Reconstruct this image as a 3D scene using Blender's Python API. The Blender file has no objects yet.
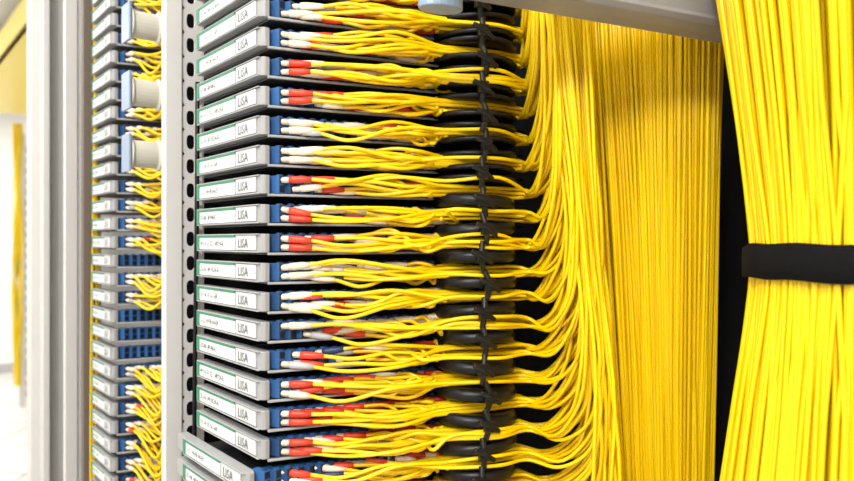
import bpy, math, random
import numpy as np
from mathutils import Vector
rng = np.random.default_rng(7)
random.seed(7)
CAMZ = 1.40
# ------------------------------------------------------------- frame of the rack row
BASE = np.array([-0.141, 0.60, CAMZ])
RV = np.array([-0.63, 0.777, 0.0]); RV /= np.linalg.norm(RV)      # along the row
INW = np.array([RV[1], -RV[0], 0.0])                              # into the racks
E = np.array([0.914, 0.407, 0.0]); E /= np.linalg.norm(E)         # along the connector face
M = np.array([E[1], -E[0], 0.0])                                  # out of connector face
UP = np.array([0, 0, 1.0])
PITCH = 0.0253
def F(t, i, z): return BASE + RV*t + INW*i + UP*z

# ------------------------------------------------------------- materials
def mat(name, col, rough=0.5, metal=0.0, var=0.0, bump=0.0, scale=40, island=False, spec=0.5, emis=None):
    m = bpy.data.materials.new(name); m.use_nodes = True
    nt = m.node_tree; b = nt.nodes["Principled BSDF"]
    b.inputs["Base Color"].default_value = (*col, 1)
    b.inputs["Roughness"].default_value = rough
    b.inputs["Metallic"].default_value = metal
    b.inputs["Specular IOR Level"].default_value = spec
    if emis:
        b.inputs["Emission Color"].default_value = (*emis[0], 1); b.inputs["Emission Strength"].default_value = emis[1]
    if var > 0:
        ramp = nt.nodes.new("ShaderNodeValToRGB")
        c = np.array(col)
        ramp.color_ramp.elements[0].color = (*(c*(1-var)), 1)
        ramp.color_ramp.elements[1].color = (*np.minimum(c*(1+var), 1.0), 1)
        if island:
            g = nt.nodes.new("ShaderNodeNewGeometry"); nt.links.new(g.outputs["Random Per Island"], ramp.inputs[0])
        else:
            tc = nt.nodes.new("ShaderNodeTexCoord")
            n = nt.nodes.new("ShaderNodeTexNoise"); n.inputs["Scale"].default_value = scale; n.inputs["Detail"].default_value = 5
            nt.links.new(tc.outputs["Object"], n.inputs["Vector"]); nt.links.new(n.outputs["Fac"], ramp.inputs[0])
        nt.links.new(ramp.outputs[0], b.inputs["Base Color"])
    if bump > 0:
        tc = nt.nodes.new("ShaderNodeTexCoord")
        n = nt.nodes.new("ShaderNodeTexNoise"); n.inputs["Scale"].default_value = scale*6
        bp = nt.nodes.new("ShaderNodeBump"); bp.inputs["Strength"].default_value = bump; bp.inputs["Distance"].default_value = 0.001
        nt.links.new(tc.outputs["Object"], n.inputs["Vector"]); nt.links.new(n.outputs["Fac"], bp.inputs["Height"]); nt.links.new(bp.outputs[0], b.inputs["Normal"])
    return m
def yellow(name, a, b_, rough=0.28):
    m = bpy.data.materials.new(name); m.use_nodes = True
    nt = m.node_tree; p = nt.nodes["Principled BSDF"]
    g = nt.nodes.new("ShaderNodeNewGeometry"); r = nt.nodes.new("ShaderNodeValToRGB")
    r.color_ramp.elements[0].color = (*a, 1); r.color_ramp.elements[1].color = (*b_, 1)
    nt.links.new(g.outputs["Random Per Island"], r.inputs[0]); nt.links.new(r.outputs[0], p.inputs["Base Color"])
    p.inputs["Roughness"].default_value = rough
    return m
M_YEL = yellow("yellow_jacket", (0.83, 0.53, 0.0006), (0.96, 0.68, 0.003))
M_STEEL = mat("painted_steel", (0.46, 0.45, 0.435), 0.45, 0.0, 0.05, 0.05)
M_LSTEEL = mat("light_painted_steel", (0.62, 0.60, 0.575), 0.5, 0.0, 0.03)
M_TRAY = mat("tray_plastic_grey", (0.33, 0.33, 0.33), 0.5, 0, 0.06, 0.03)
M_TRAYD = mat("tray_dark", (0.03, 0.03, 0.033), 0.5)
M_BLACK = mat("black_plastic", (0.005, 0.005, 0.006), 0.38, 0, 0.2, spec=.35)
M_CAV = mat("rack_shade_black", (0.005, 0.005, 0.006), 0.8, spec=.2)  # near-black base stands in for the deep shade inside the rack
M_BROWN = mat("gap_shade_brown", (0.13, 0.10, 0.08), 0.6)
M_BLUE = mat("adapter_blue", (0.028, 0.095, 0.25), 0.4, 0, 0.45, island=True)
M_PORTSHADE = mat("port_shade", (0.005, 0.008, 0.020), 0.6)  # dark plates on the adapter faces paint the shade inside open ports
M_RED = mat("boot_red", (0.68, 0.05, 0.018), 0.42, 0, 0.25, island=True)
M_WHITE = mat("boot_cream", (0.80, 0.71, 0.56), 0.45, 0, 0.15, island=True)
M_GREYB = mat("boot_grey", (0.42, 0.42, 0.43), 0.45, 0, 0.2, island=True)
M_NAVY = mat("boot_navy", (0.02, 0.04, 0.12), 0.45, 0, 0.2, island=True)
M_PAPER = mat("label_paper", (0.70, 0.72, 0.71), 0.6, 0, 0.03)
M_PAPER2 = mat("logo_plate", (0.58, 0.58, 0.58), 0.5, 0, 0.03)
M_GREEN = mat("label_green", (0.02, 0.20, 0.10), 0.5)
M_INK = mat("label_ink", (0.03, 0.03, 0.035), 0.6)
M_INK2 = mat("label_ink_soft", (0.10, 0.11, 0.12), 0.6)
M_CREAM = mat("spool_cream", (0.62, 0.59, 0.49), 0.5, 0, 0.04)
M_BLUEGREY = mat("blue_grey_metal", (0.24, 0.31, 0.43), 0.4, 0.0, 0.05)
M_GUIDE = mat("guide_grey_metal", (0.27, 0.27, 0.285), 0.4, 0.1, 0.06)
M_VELCRO = mat("velcro_black", (0.007, 0.0065, 0.007), 0.95, 0, 0.4, 0.8, 300, spec=.12)
M_WALL = mat("wall_paint", (0.88, 0.87, 0.83), 0.8, 0, 0.02)
M_CEIL = mat("ceiling_paint", (0.86, 0.85, 0.82), 0.8)
M_DUCT = mat("duct_yellow", (0.85, 0.66, 0.14), 0.4)
M_LAMP = mat("lamp_diffuser", (0.9, 0.9, 0.9), 0.5, emis=((1, 0.97, 0.92), 3.0))
M_GREENC = mat("green_jacket", (0.25, 0.38, 0.10), 0.5)
def floor_mat():
    m = bpy.data.materials.new("floor_tiles"); m.use_nodes = True
    nt = m.node_tree; p = nt.nodes["Principled BSDF"]
    tc = nt.nodes.new("ShaderNodeTexCoord"); br = nt.nodes.new("ShaderNodeTexBrick")
    br.offset = 0; br.inputs["Scale"].default_value = 1.0
    br.inputs["Brick Width"].default_value = 0.6; br.inputs["Row Height"].default_value = 0.6
    br.inputs["Mortar Size"].default_value = 0.012
    br.inputs["Color1"].default_value = (0.74, 0.73, 0.72, 1); br.inputs["Color2"].default_value = (0.70, 0.70, 0.69, 1)
    br.inputs["Mortar"].default_value = (0.34, 0.34, 0.36, 1)
    nt.links.new(tc.outputs["Object"], br.inputs["Vector"]); nt.links.new(br.outputs["Color"], p.inputs["Base Color"])
    p.inputs["Roughness"].default_value = 0.35
    return m
M_FLOOR = floor_mat()

# ------------------------------------------------------------- mesh building
class MB:
    def __init__(s): s.v = []; s.f = []; s.m = []; s.sm = []; s.n = 0; s.mats = []
    def mi(s, m):
        if m not in s.mats: s.mats.append(m)
        return s.mats.index(m)
    def add(s, verts, faces, m, smooth=False):
        verts = np.asarray(verts, float).reshape(-1, 3)
        k = s.mi(m)
        for f in faces:
            s.f.append([int(x)+s.n for x in f]); s.m.append(k); s.sm.append(smooth)
        s.v.append(verts); s.n += len(verts)
    def box(s, c, ax, ay, az, size, m):
        c = np.asarray(c, float); V = []
        for i in (-.5, .5):
            for j in (-.5, .5):
                for k in (-.5, .5):
                    V.append(c + ax*size[0]*i + ay*size[1]*j + az*size[2]*k)
        s.add(V, [(0,1,3,2),(4,6,7,5),(0,4,5,1),(2,3,7,6),(0,2,6,4),(1,5,7,3)], m)
    def prism(s, poly, z0, z1, m, smooth=False):
        n = len(poly); P = np.array(poly, float)
        a = P.copy(); a[:, 2] += z0; b = P.copy(); b[:, 2] += z1
        F_ = [tuple(range(n-1, -1, -1)), tuple(range(n, 2*n))] + [(i, (i+1) % n, n+(i+1) % n, n+i) for i in range(n)]
        s.add(np.vstack([a, b]), F_, m, smooth)
    def tubes(s, P, R, sides, m, cap=False):
        P = np.asarray(P, float); S, N, _ = P.shape
        R = np.broadcast_to(np.asarray(R, float), (S, N))
        if cap:
            P = np.concatenate([P[:, :1], P, P[:, -1:]], 1)
            R = np.concatenate([R[:, :1]*0.02, R, R[:, -1:]*0.02], 1); N += 2
        T = np.zeros_like(P); T[:, 1:-1] = P[:, 2:]-P[:, :-2]; T[:, 0] = P[:, 1]-P[:, 0]; T[:, -1] = P[:, -1]-P[:, -2]
        if cap: T[:, 0] = T[:, 1] = P[:, 2]-P[:, 1]; T[:, -1] = T[:, -2] = P[:, -2]-P[:, -3]
        T /= np.linalg.norm(T, axis=2, keepdims=True)+1e-12
        n0 = np.cross(T[:, 0], np.array([0.31, 0.2, 0.93])); bad = np.linalg.norm(n0, axis=1) < .2
        n0[bad] = np.cross(T[bad, 0], np.array([1.0, .1, 0]))
        n0 /= np.linalg.norm(n0, axis=1, keepdims=True)
        ang = np.arange(sides)*2*np.pi/sides
        V = np.zeros((S, N, sides, 3)); nn = n0
        for i in range(N):
            t = T[:, i]; nn = nn-t*np.sum(nn*t, 1, keepdims=True); nn /= np.linalg.norm(nn, axis=1, keepdims=True)+1e-12
            b = np.cross(t, nn)
            V[:, i] = P[:, i, None]+R[:, i, None, None]*(nn[:, None]*np.cos(ang)[None, :, None]+b[:, None]*np.sin(ang)[None, :, None])
        i, j = np.meshgrid(np.arange(N-1), np.arange(sides), indexing='ij'); i = i.ravel(); j = j.ravel(); j2 = (j+1) % sides
        q = np.stack([i*sides+j, i*sides+j2, (i+1)*sides+j2, (i+1)*sides+j], 1)
        allq = (q[None]+(np.arange(S)*N*sides)[:, None, None]).reshape(-1, 4)
        k = s.mi(m)
        s.f.extend((allq+s.n).tolist()); s.m.extend([k]*len(allq)); s.sm.extend([True]*len(allq))
        s.v.append(V.reshape(-1, 3)); s.n += S*N*sides
    def obj(s, name, parent=None, bevel=0):
        me = bpy.data.meshes.new(name); V = np.vstack(s.v)
        me.from_pydata(V.tolist(), [], s.f)
        for m in s.mats: me.materials.append(m)
        me.polygons.foreach_set("material_index", s.m); me.polygons.foreach_set("use_smooth", s.sm)
        me.update()
        o = bpy.data.objects.new(name, me); bpy.context.collection.objects.link(o)
        if parent: o.parent = parent
        if bevel:
            md = o.modifiers.new("bevel", 'BEVEL'); md.width = bevel; md.segments = 2; md.limit_method = 'ANGLE'; md.angle_limit = 0.7
        return o
def empty(name):
    o = bpy.data.objects.new(name, None); bpy.context.collection.objects.link(o); o.empty_display_size = .05; return o
def spline(C, per):
    C = np.asarray(C, float); S, K, _ = C.shape
    Pd = np.concatenate([2*C[:, :1]-C[:, 1:2], C, 2*C[:, -1:]-C[:, -2:-1]], 1)
    out = []
    u = np.arange(per)/per
    for k in range(K-1):
        p0, p1, p2, p3 = (Pd[:, k+a][:, None] for a in range(4)); t = u[None, :, None]
        d1 = np.linalg.norm(p1-p0, axis=2, keepdims=True)+1e-9; d2 = np.linalg.norm(p2-p1, axis=2, keepdims=True)+1e-9; d3 = np.linalg.norm(p3-p2, axis=2, keepdims=True)+1e-9
        m1 = ((p1-p0)/d1*d2+(p2-p1)/d2*d1)/(d1+d2)*d2
        m2 = ((p2-p1)/d2*d3+(p3-p2)/d3*d2)/(d2+d3)*d2
        out.append((2*t**3-3*t**2+1)*p1+(t**3-2*t**2+t)*m1+(-2*t**3+3*t**2)*p2+(t**3-t**2)*m2)
    out.append(C[:, -1:]); return np.concatenate(out, 1)

# ------------------------------------------------------------- patch panel (tray stack)
FACE = 0.165; S0 = .0125
def label_text(body, size):
    cu = bpy.data.curves.new("t", 'FONT'); cu.body = body; cu.size = size; cu.resolution_u = 1
    o = bpy.data.objects.new("t", cu); bpy.context.collection.objects.link(o)
    dg = bpy.context.evaluated_depsgraph_get(); me = bpy.data.meshes.new_from_object(o.evaluated_get(dg))
    V = np.array([v.co[:] for v in me.vertices]).reshape(-1, 3); Fc = [tuple(p.vertices) for p in me.polygons]
    bpy.data.objects.remove(o); bpy.data.meshes.remove(me); return V, Fc
TXT = label_text("LISA", 0.0118)
NUM = [label_text(s, 0.0068) for s in ("49 50 51 52  -4P/24-E", "25-36  4P.0524-A", "13 14 15 16 -AP", "1-12  HUB.04-E9", "37-48  4P/48-E")]
def put_text(mb, tv, origin, xdir, m, sc=1.0):
    V, Fc = tv
    P = np.array(origin)+V[:, :1]*xdir*sc+V[:, 1:2]*UP
    mb.add(P, Fc, m)
def build_panel(name, off, kmin, kmax, pulled=(), LL=.142):
    root = empty(name)
    tr, ad, lb = MB(), MB(), MB()
    C0 = BASE+RV*off
    g = LL/.148
    for k in range(kmin, kmax+1):
        z = -k*PITCH-0.002
        pull = 0.014 if k in pulled else 0.0
        C = C0+UP*z-INW*pull
        Lp = C+RV*(LL+(0.02 if pull else 0))
        o = -INW
        poly = [Lp, Lp+INW*.008, C+INW*.008+RV*.004, C+E*.006-M*.004, C+E*.006+M*.0005, C+E*.002+M*.0020, C+o*.001-RV*.001, C+RV*.004+o*.002, Lp+o*.002]
        poly = [np.array(p) for p in poly]
        tr.prism(poly[::-1], -.0084, .0078, M_TRAY)
        tr.box(C+RV*.074*g+o*.0025+UP*.0074, RV, INW, UP, (.146*g, .003, .0012), M_TRAY)
        tr.box(C+RV*.074*g+o*.0025-UP*.0080, RV, INW, UP, (.146*g, .003, .0012), M_TRAY)
        R_ = C+E*FACE
        tr.prism([C+E*.006, R_, R_+INW*.12, Lp+INW*.20, Lp+INW*.004], -.0105, -.0085, M_TRAYD)
        tr.prism([C+E*.004, C+E*.004+M*.0035, R_+M*.003, R_], -.0106, -.0084, M_TRAY)
        lb.box(C+RV*.098*g+o*.0028, RV, INW, UP, (.092*g, .001, .0130), M_PAPER)
        lb.box(C+RV*.098*g+o*.0032+UP*.0058, RV, INW, UP, (.092*g, .001, .0022), M_GREEN)
        lb.box(C+RV*.1435*g+o*.0034, RV, INW, UP, (.007*g, .001, .0142), M_GREEN)
        lb.box(C+RV*.028*g+o*.0028, RV, INW, UP, (.042*g, .001, .0126), M_PAPER2)
        put_text(lb, TXT, C+RV*.044*g+o*.0038-UP*.0043, -RV, M_INK2, g)
        put_text(lb, NUM[k % 5], C+RV*.137*g+o*.0038-UP*.0032, -RV, M_INK, g)
        fx = (M*.82+E*.57); fy = np.cross(UP, fx)
        for s in np.arange(S0, FACE, .0098):
            b = C+E*s-M*.006
            ad.box(b, fy, fx, UP, (.0080, .015, .0152), M_BLUE)
            for dz in (-.0038, .0038):
                ad.box(b+fx*.0074+UP*dz, fy, fx, UP, (.0058, .001, .0058), M_PORTSHADE)
            ad.box(b+fx*.0045+UP*.0080, fy, fx, UP, (.0036, .004, .0014), M_BLUE)
    tr.obj("tray_frames", root, .0006); ad.obj("fiber_adapters", root); lb.obj("label_strips", root)
    return root
PAN1 = build_panel("fiber_patch_panel", 0.0, -12, 16, pulled=(8, 9))
PAN2 = build_panel("fiber_patch_panel", 0.454, -18, 20, LL=.100)

# ------------------------------------------------------------- patch cords
def cords(off, ks, n_of, full, seed, smax=.148, redp=None, CR=.00172):
    r = np.random.default_rng(seed)
    C0 = BASE+RV*off
    ctrl = []; boots = {0: [], 1: [], 2: [], 3: []}; hous = []
    for k in ks:
        n = n_of(k); z = -k*PITCH-0.002
        C = C0+UP*z
        slots = [(s, dz) for s in np.arange(S0, smax, .0098) for dz in (-.0038, .0038)]
        r.shuffle(slots)
        slots = sorted(slots[:n], key=lambda a: a[0])
        n = len(slots)
        pr = redp(k) if redp else .4
        tz = r.normal()*.0010
        for j, (s, dz) in enumerate(slots):
            fx = (M*.82+E*.57)
            P0 = C+E*s-M*.006+fx*.008+UP*dz
            if full: d = E*.93+M*(.38+r.normal()*.06)+UP*(r.normal()*.07-.02)
            else: d = E*.70+M*(.75+r.normal()*.1)+UP*(r.normal()*.1-.1)
            d /= np.linalg.norm(d)
            u_ = r.random()
            kind = 0 if r.random() < pr else (2 if u_ < .08 else (3 if u_ < .20 else 1))
            a = P0+d*.006; b = a+d*((.018+r.random()*.003) if full else .008)
            hous.append([P0-d*.001, a]); boots[kind].append([a, a+d*.004, a+d*.012, b] if full else [a, a+d*.002, a+d*.004, b])
            layer = (j+(0 if dz < 0 else 2)) % 3; row = 5-int(j*6/n)
            gx = r.uniform(.0, 1)
            spill = full and r.random() < .06
            Ein = C+E*(.160)+M*(.006+row*.0034)+UP*((layer-1)*.0034+tz)+UP*r.normal()*.0008
            Em = C+E*.205+M*(.011+row*.0034)+UP*((layer-1)*.0033+tz)
            if spill:
                so = r.normal()*.004
                Ein = C+E*.156+M*(.034+r.random()*.006)+UP*(so*.6); Em = C+E*.203+M*(.0485+r.random()*.004)+UP*so
            L = np.linalg.norm(Ein-b)
            if full:
                m1 = b+d*min(.022, L*.3)+UP*(-.001+r.normal()*.0018)
                m2 = b*.45+Ein*.55+M*(.011*gx+.004)+UP*(r.normal()*.0034-.0028*gx)
            else:
                dr = r.uniform(.0, .012) if k < 7 else r.uniform(.004, .034)
                m1 = b+d*.014+UP*(-.002-dr+r.normal()*.004)+E*(.006+.4*dr)+M*.5*dr
                m2 = C+E*(s+.058)+M*(.040+.022*gx)+UP*(r.normal()*.006-.004*gx)
            pts = [P0+d*.003, b-d*.001, m1, m2, Ein, Em]
            if full:
                Eo = C+E*.246+M*((.006+row*.0036+r.normal()*.001) if not spill else .036)+UP*((layer-1)*.0034-.001+tz)
                lower = np.clip((k+9)/18.0, 0, 1.2)
                a_ = np.clip(lower*.85+r.normal()*.13+.12, 0, 1.15)
                dep = .605+.075*r.random()
                if spill: dep = .592+.02*r.random()
                wx = r.normal()*.002
                def lane(zz):
                    zc = min(max(zz, -.30), .5)
                    sl = .085 if zc < 0 else .075
                    return np.array([(.114+.038*a_+wx-sl*zc)*dep/.66, dep, CAMZ+zz])
                fl = r.uniform(1.5, 3.2)
                l3 = lane(z+.040*fl); l2 = lane(z+.018*fl)
                dx = l3[0]-Eo[0]+.004
                sg = r.uniform(0, .005)
                q1 = np.array([Eo[0]+dx*.40, Eo[1]*.70+dep*.30, CAMZ+z-.004-sg+.0015*fl])
                q2 = np.array([Eo[0]+dx*.80, Eo[1]*.35+dep*.65, CAMZ+z+.0100*fl-sg])
                q3 = l3+np.array([.001, 0, 0])
                q4 = lane(z+.10*fl)+r.normal(size=3)*.0016
                top = max(.46, z+.48)
                zq = z+.10*fl
                q5 = lane(zq+(top-zq)*.33)+r.normal(size=3)*.0024
                q6 = lane(zq+(top-zq)*.66)+r.normal(size=3)*.0024
                pts += [Eo, q1, q2, q3, q4, q5, q6, lane(top)]
            else:
                pts += [C+E*.25+M*.01+UP*(-.01), C+E*.27-M*.03-UP*.06]
            ctrl.append(pts)
    mb = MB(); mb.tubes(spline(ctrl, 6), CR, 8, M_YEL)
    mh = MB(); mh.tubes(np.array(hous), .0028, 4, M_WHITE, cap=True)
    for kind, m in ((0, M_RED), (1, M_WHITE), (2, M_NAVY), (3, M_GREYB)):
        if boots[kind]:
            mh.tubes(np.array(boots[kind]), np.array([.0032, .0034, .0031, .0022]), 8, m, cap=True)
    return mb, mh
def n1(k): return {-3: 26, -6: 26, -7: 26, -5: 22, -4: 20, -2: 19, -1: 16, 0: 21, 1: 19, 2: 21, 3: 19, 4: 18, 5: 23, 6: 25, 7: 24}.get(k, 21)
def r1(k): return {-7: .3, -6: .25, -5: .45, -4: .4, -3: .03, -2: .35, -1: .45, 0: .45, 1: .2, 2: .5, 3: .15, 4: .5, 5: .75, 6: .85, 7: .7}.get(k, .4)
mb, mh = cords(0.0, range(-10, 15), n1, True, 3, redp=r1)
mb.obj("patch_cords", PAN1); mh.obj("connectors", PAN1)
def n2(k): return 0 if k in (4, 5, 6, -12, 1) else 10
mb, mh = cords(0.454, [k for k in range(-16, 18) if n2(k)], n2, False, 5, smax=.058, redp=lambda k: .08, CR=.0019)
mb.obj("patch_cords", PAN2); mh.obj("connectors", PAN2)

# ------------------------------------------------------------- cable manager: column of black rings
def manager(off, k0, k1):
    root = empty("cable_manager"); mb = MB()
    C0 = BASE+RV*off; Rc = C0+E*.200+M*.005
    n = 40; ang = np.arange(n)*2*np.pi/n
    def disc(zc, th, a, b):
        tilt = random.uniform(-.07, .07); tl2 = random.uniform(-.05, .05)
        rings = []
        for (rr, dz) in ((.2, -.3), (.78, -.5), (.90, -.5), (.965, -.36), (1.0, 0), (.965, .36), (.90, .5), (.78, .5), (.2, .3)):
            x = np.cos(ang)*a*rr; y = np.sin(ang)*b*rr
            rings.append(Rc[None]+x[:, None]*E+y[:, None]*M+UP*(zc+dz*th)+(x*tilt+y*tl2)[:, None]*UP)
        V = np.vstack(rings); Fc = []
        for i in range(8):
            for j in range(n): Fc.append((i*n+j, i*n+(j+1) % n, (i+1)*n+(j+1) % n, (i+1)*n+j))
        mb.add(V, Fc, M_BLACK, True)
    for k in range(k0, k1):
        zc = -(k+.5)*PITCH-.002
        if k <= -3:
            for s in (-.21, .21): disc(zc+s*PITCH, .0056, .042+random.uniform(-.002, .002), .044)
        else:
            disc(zc+random.uniform(-.001, .001), .0118, .0415+random.uniform(-.003, .002), .044)
    x = np.cos(ang)*.010; y = np.sin(ang)*.010
    mb.prism([Rc+E*x[i]+M*y[i] for i in range(n)], -k1*PITCH, -k0*PITCH, M_CAV, True)
    mb.obj("spool_rings", root)
    cl = MB()
    for q in range(k0, k1):
        zc = -(q+.5)*PITCH-.002
        cx = Rc+M*.0450-E*.012
        top = cx+E*random.uniform(-.002, .002)+UP*(zc+PITCH*.55); bot = cx+E*random.uniform(-.003, .003)+UP*(zc-PITCH*.55)
        mid = (top+bot)/2+M*.004+E*random.uniform(-.004, .004)
        cl.tubes(spline([[top, mid, bot]], 6), .0028, 8, M_BLACK, cap=True)
        cl.tubes(spline([[mid-E*.010+UP*.005, mid+M*.002, mid+E*.010-UP*.006]], 4), .0026, 7, M_BLACK, cap=True)
        cl.box(mid, E, M, UP, (.010, .005, .011), M_BLACK)
    cl.obj("retaining_clips", root, .0006)
manager(0.0, -11, 15)

# ------------------------------------------------------------- big vertical bundles
def bundle(cen, prof, n, seed, z0, z1, wob, npts=34, rad=.0016, ell=(1, 1), surf=.55, layers=(.955, 1.0)):
    r = np.random.default_rng(seed)
    th = r.random(n)*2*np.pi
    rho = np.where(r.random(n) < .65, r.uniform(.88, .975, n), np.sqrt(r.uniform(.3, .9, n)))
    ns = int(n*surf); th[:ns] = np.arange(ns)*2*np.pi/ns+r.normal(size=ns)*.010; rho[:ns] = r.uniform(layers[0], layers[1], ns)
    z = np.linspace(z0, z1, npts)
    P = np.zeros((n, npts, 3))
    ph = r.random((n, 4))*6.28; fr = r.uniform(2, 9, (n, 4)); am = r.normal(size=(n, 4))
    drift = r.normal(size=n)
    for i, zz in enumerate(z):
        cx, cy = cen(zz); ra, sp = prof(zz)
        t2 = th+drift*.05*sp+am[:, 0]*.02*sp*np.sin(fr[:, 0]*zz+ph[:, 0])
        rr = ra*rho*(1+.015*sp*np.sin(fr[:, 1]*zz+ph[:, 1]))
        P[:, i, 0] = cx+np.cos(t2)*rr*ell[0]+wob*sp*am[:, 2]*np.sin(fr[:, 2]*zz+ph[:, 2])
        P[:, i, 1] = cy+np.sin(t2)*rr*ell[1]+wob*sp*am[:, 3]*np.sin(fr[:, 3]*zz+ph[:, 3])
        P[:, i, 2] = CAMZ+zz
    mb = MB(); mb.tubes(P, rad, 8, M_YEL)
    return mb
def cenB(z): return (.222-.026*z if z < .2 else .2168, .692)
def profB(z): return (max(.063+.055*z, .04) if z < .2 else .074, 1.0)
mbB = bundle(cenB, profB, 500, 21, -.7, .45, .0022, rad=.00175, ell=(1.0, .52), surf=.42, layers=(.90, 1.03))
rootB = empty("fiber_cable_bundle"); mbB.obj("strands", rootB)
ZS = -.015
def cenC(z): return (.322, .50)
def profC(z):
    a = abs(z-ZS); return (.082+.020*(a/.18)**1.25 if a < .3 else .082+.020*(.3/.18)**1.25, min(1.0, .12+a/.12))
mbC = bundle(cenC, profC, 760, 33, -.6, .5, .0010, npts=44, rad=.0018, surf=.28, layers=(.960, 1.0))
rootC = empty("fiber_cable_bundle"); mbC.obj("strands", rootC)
st = MB(); n = 72
for lay, (r0, z0, h, a0, a1) in enumerate(((.0845, ZS, .024, 0, 2*math.pi), (.0868, ZS-.0015, .023, 2.6, 4.6))):
    V = []; nn = n if lay == 0 else 30
    for i in range(nn+1):
        a = a0+(a1-a0)*i/nn; w = .0004*math.sin(a*9)+.0003*math.sin(a*23); zz = .0012*math.sin(a*2+1)+.0005*math.sin(a*11)
        for (dr, dz) in ((0, -h/2), (.0016, -h/2+.0006), (.0019, 0), (.0016, h/2-.0006), (0, h/2), (-.0008, 0)):
            rr = r0+dr+w
            V.append((.322+math.cos(a)*rr, .50+math.sin(a)*rr, CAMZ+z0+dz+zz))
    Fc = [(i*6+j, i*6+(j+1) % 6, (i+1)*6+(j+1) % 6, (i+1)*6+j) for i in range(nn) for j in range(6)]
    Fc += [tuple(range(5, -1, -1)), tuple(nn*6+j for j in range(6))]
    st.add(V, Fc, M_VELCRO, True)
st.obj("hook_and_loop_strap", rootC)

# ------------------------------------------------------------- metal cable guide overhead
g = MB()
GA = np.array([.022, .475, CAMZ+.012]); GB = GA+E*.285-UP*.004
prof = [(0, .174), (-.004, .170), (0, .1655), (.012, .1640), (.03, .1640), (.03, .1665), (.013, .1668), (.0035, .1695), (.0035, .23), (0, .23)]
V = []
for P in (GA, GB):
    for (i, zz) in prof: V.append(P-M*i+UP*zz)
npf = len(prof)
g.add(V, [tuple(range(npf)), tuple(range(2*npf-1, npf-1, -1))]+[(j, npf+j, npf+(j+1) % npf, (j+1) % npf) for j in range(npf)], M_GUIDE)
g.obj("cable_guide_bracket", None, .0008)
g = MB()
tp = [np.array([-.006, .53, CAMZ])+E*(.018+.018*math.cos(a))+M*(.012*math.sin(a)) for a in np.linspace(0, 2*math.pi, 20, endpoint=False)]
g.prism(tp, .177, .21, M_BLUEGREY); g.obj("cable_guide_tab", None, .001)

# ------------------------------------------------------------- perforated posts
def post(t, zlo=-CAMZ+.0, zhi=.75):
    mb = MB(); o0 = -.0185; i_mid = .0002; i1 = .0225
    prof = [(o0, 0), (o0+.001, -.0015), (i_mid-.0015, -.0015), (i_mid, 0), (i_mid, .004), (i_mid-.002, .004), (i_mid-.002, .001), (o0+.002, .001), (o0+.002, .010), (o0, .010)]
    mb.prism([BASE+INW*i+RV*(t+d) for i, d in prof], zlo, zhi, M_LSTEEL)
    d = .002; cell = .0262; zc = zlo+cell/2; nn = 16
    while zc < zhi-cell/2+.001:
        c = BASE+INW*((i_mid+i1)/2)+RV*(t+d); w = (i1-i_mid)/2; h = cell/2
        inner = []; outer = []
        for q in range(nn):
            a = 2*math.pi*(q+.5)/nn; ca, sa = math.cos(a), math.sin(a)
            m = max(abs(ca), abs(sa)); outer.append((ca/m*w, sa/m*h))
            inner.append((math.copysign(abs(ca)**.8, ca)*w*.42-w*.12, math.copysign(abs(sa)**.7, sa)*h*.60))
        V = []
        for lst, dd in ((outer, 0), (inner, 0), (inner, .0018), (outer, .0018)):
            for (x, y) in lst: V.append(c+INW*x+UP*(zc+y)+RV*dd)
        Fc = []
        for ring in range(3):
            for q in range(nn): Fc.append((ring*nn+q, ring*nn+(q+1) % nn, (ring+1)*nn+(q+1) % nn, (ring+1)*nn+q))
        mb.add(V, Fc, M_LSTEEL); zc += cell
    mb.prism([BASE+INW*i+RV*(t+dd) for i, dd in ((i1, .002), (i1+.002, .002), (i1+.002, .026), (i1, .026))], zlo, zhi, M_STEEL)
    return mb.obj("rack_post")
post(.192); post(.654)
z = np.linspace(.17, -1.35, 40)
P = np.array([[F(.184, .0125+.0010*math.sin(a*9)-.010*max(-a, 0)*.6, a) for a in z]])
b = MB(); b.tubes(P, .0024, 8, M_BLACK, cap=True); b.obj("black_power_cable")
b = MB()
b.prism([F(t, i, 0) for t, i in ((.565, -.012), (.565, .010), (.580, .010), (.580, -.012))], -CAMZ, .75, M_BROWN)  # strip painted dark brown in place of the shaded gap beside the labels
b.obj("rack_gap_strip", None, .0008)
# ------------------------------------------------------------- cream spools beside second rack
def spool(zc):
    mb = MB(); n = 24
    cc = F(.300, -.006, zc)
    ax = INW; rr = RV
    prof = [(-.020, .0165), (-.020, .0205), (-.0175, .0205), (-.0165, .0160), (.015, .0160), (.0165, .0195), (.019, .0195), (.019, .015)]
    V = []
    for (a, r_) in prof:
        for q in range(n):
            th = 2*math.pi*q/n
            V.append(cc+ax*a*.9+rr*math.cos(th)*r_*.8+UP*math.sin(th)*r_)
    Fc = [(i*n+q, i*n+(q+1) % n, (i+1)*n+(q+1) % n, (i+1)*n+q) for i in range(len(prof)-1) for q in range(n)]
    Fc += [tuple(range(n)), tuple((len(prof)-1)*n+q for q in range(n-1, -1, -1))]
    mb.add(V, Fc, M_CREAM, False)
    mb.box(cc-ax*.0205, rr, ax, UP, (.030, .003, .044), M_BLUEGREY)
    mb.box(cc+ax*.03, rr, ax, UP, (.010, .034, .010), M_CREAM)
    mb.obj("cable_spool", None, .0008)
for zc in (.254, .174, .102): spool(zc)

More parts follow.
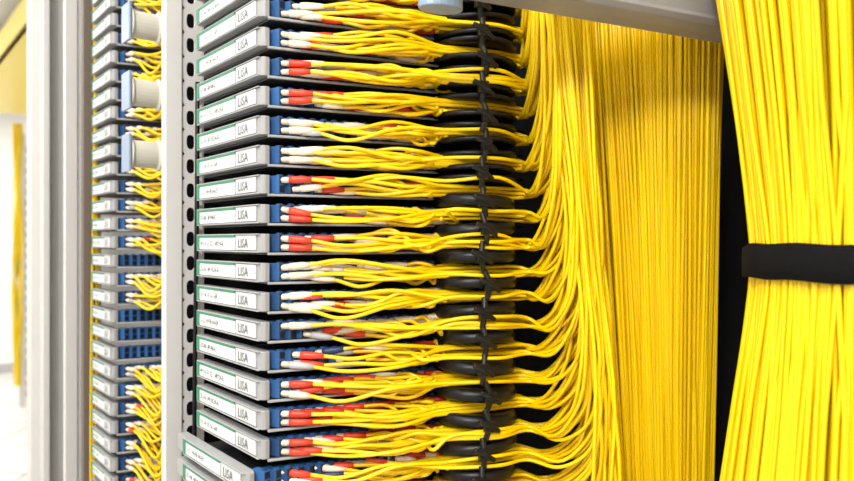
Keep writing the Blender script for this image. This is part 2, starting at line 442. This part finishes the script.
# ------------------------------------------------------------- rack bodies / end panel
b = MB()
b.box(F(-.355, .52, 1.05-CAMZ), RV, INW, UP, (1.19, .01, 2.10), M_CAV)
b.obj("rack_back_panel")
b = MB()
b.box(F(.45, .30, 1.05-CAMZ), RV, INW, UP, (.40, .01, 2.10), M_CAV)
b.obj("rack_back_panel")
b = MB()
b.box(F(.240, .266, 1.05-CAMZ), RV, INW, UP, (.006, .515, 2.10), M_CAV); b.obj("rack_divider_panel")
b = MB(); z0, z1 = -CAMZ, .75
b.prism([F(t, i, 0) for t, i in ((.84, -.034), (.84, -.014), (.845, -.012), (.845, -.008), (.84, -.006), (.84, .30), (.88, .30), (.88, -.034))], z0, z1, M_LSTEEL)
b.prism([F(t, i, 0) for t, i in ((.80, -.022), (.80, -.012), (.84, -.012), (.84, -.022))], z0, z1, M_LSTEEL)
b.obj("rack_side_panel", None, .001)
b = MB(); P = []
for j in range(7):
    i0 = -.002+.010*random.random(); t0 = .556+.004*random.random()
    P.append([F(t0, i0+.003*math.sin(5*z+2*j), z) for z in np.linspace(-1.3, .7, 30)])
b.tubes(np.array(P), .0012, 6, M_YEL); b.obj("fiber_drop_cables")

# ------------------------------------------------------------- room
def slab(name, t0, t1, i0, i1, z0, z1, m):
    b = MB(); b.box(F((t0+t1)/2, (i0+i1)/2, (z0+z1)/2), RV, INW, UP, (t1-t0, i1-i0, z1-z0), m); return b.obj(name)
ZC = 1.35
slab("floor", -3, 8.1, -1.5, 3.2, -CAMZ-.05, -CAMZ, M_FLOOR)
slab("ceiling", -3, 8.1, -1.5, 3.2, ZC, ZC+.05, M_CEIL)
slab("wall_far", 8.0, 8.1, -1.5, 3.2, -CAMZ, ZC, M_WALL)
slab("wall_near", -3.1, -3, -1.5, 3.2, -CAMZ, ZC, M_WALL)
slab("wall_left", -3, 8.1, -1.6, -1.5, -CAMZ, ZC, M_WALL)
slab("wall_right", -3, 8.1, 3.2, 3.3, -CAMZ, ZC, M_WALL)
slab("baseboard_far", 7.985, 8.0, -1.5, 3.2, -CAMZ, -CAMZ+.1, M_STEEL)
b = MB()
for (i0, i1, z0_, z1_) in ((.35, 1.1, 1.03, 1.05), (.35, .37, 1.03, 1.18), (1.08, 1.1, 1.03, 1.18)):
    b.box(F(4.6, (i0+i1)/2, (z0_+z1_)/2), RV, INW, UP, (2.8, i1-i0, z1_-z0_), M_DUCT)
for t in (3.4, 4.5, 5.6):
    for i in (.40, 1.05): b.box(F(t, i, (1.1+ZC)/2), RV, INW, UP, (.03, .02, ZC-1.1), M_STEEL)
b.obj("overhead_cable_duct")
b = MB()
for i in (.80, 1.34): b.box(F(6.2, i, -.25), RV, INW, UP, (.06, .05, 2.3), M_LSTEEL)
for q in range(24): b.box(F(6.2, 1.07, -1.3+q*.09), RV, INW, UP, (.05, .50, .05), M_TRAY)
b.obj("equipment_rack")
b = MB(); P = []; P2 = []
for j in range(22):
    t0 = 6.05+.05*random.random(); i0 = .72+.05*random.random()
    L = [F(t0, i0+.015*math.sin(4*z+j), z) for z in np.linspace(-1.2, .97, 20)]
    (P2 if j % 4 == 0 else P).append(L)
b.tubes(np.array(P), .005, 6, M_YEL); b.tubes(np.array(P2), .006, 6, M_GREENC); b.obj("fiber_riser_cables")

# ------------------------------------------------------------- lights
def lamp(t, i, power, lx=1.2, ly=.35):
    root = empty("ceiling_light")
    b = MB(); b.box(F(t, i, ZC-.02), RV, INW, UP, (lx+.06, ly+.06, .04), M_CREAM)
    b.box(F(t, i, ZC-.043), RV, INW, UP, (lx, ly, .006), M_LAMP); b.obj("lamp_housing", root)
    ld = bpy.data.lights.new("lamp", 'AREA'); ld.shape = 'RECTANGLE'; ld.size = lx; ld.size_y = ly; ld.energy = power; ld.color = (1, .978, .95)
    o = bpy.data.objects.new("lamp_light", ld); bpy.context.collection.objects.link(o); o.parent = root
    o.location = F(t, i, ZC-.055); o.rotation_euler = (0, 0, math.atan2(RV[1], RV[0]))
for (t, i, p) in ((-1.3, -.75, 21), (.3, -.85, 18), (2.2, -.75, 22), (4.5, -.75, 32), (6.5, -.3, 32), (3.2, 1.8, 24), (6.6, 1.8, 30), (-2.0, .6, 9)):
    lamp(t, i, p)
def keylight(loc, tgt, power, size):
    root = empty("key_light")
    ld = bpy.data.lights.new("kl", 'AREA'); ld.size = size; ld.energy = power; ld.color = (1, .985, .965)
    o = bpy.data.objects.new("key_light_emitter", ld); bpy.context.collection.objects.link(o); o.parent = root
    o.location = loc; dvec = Vector(tgt)-Vector(loc); o.rotation_euler = dvec.to_track_quat('-Z', 'Y').to_euler()
keylight((-.35, -.70, 2.15), (.1, .65, 1.4), 15.0, .25)  # unseen key light, added to lift the frontal light on rack and cables
w = bpy.data.worlds.new("world"); bpy.context.scene.world = w; w.use_nodes = True
w.node_tree.nodes["Background"].inputs[0].default_value = (1, .98, .95, 1); w.node_tree.nodes["Background"].inputs[1].default_value = .6

# ------------------------------------------------------------- camera
cd = bpy.data.cameras.new("cam"); cd.sensor_width = 36; cd.lens = 36*700/854; cd.clip_start = .01
cd.dof.use_dof = True; cd.dof.focus_distance = .62; cd.dof.aperture_fstop = 6.3
cam = bpy.data.objects.new("camera", cd); bpy.context.collection.objects.link(cam)
cam.location = (0, 0, CAMZ); cam.rotation_euler = (math.pi/2, 0, 0)
bpy.context.scene.camera = cam
bpy.context.scene.view_settings.view_transform = 'Standard'
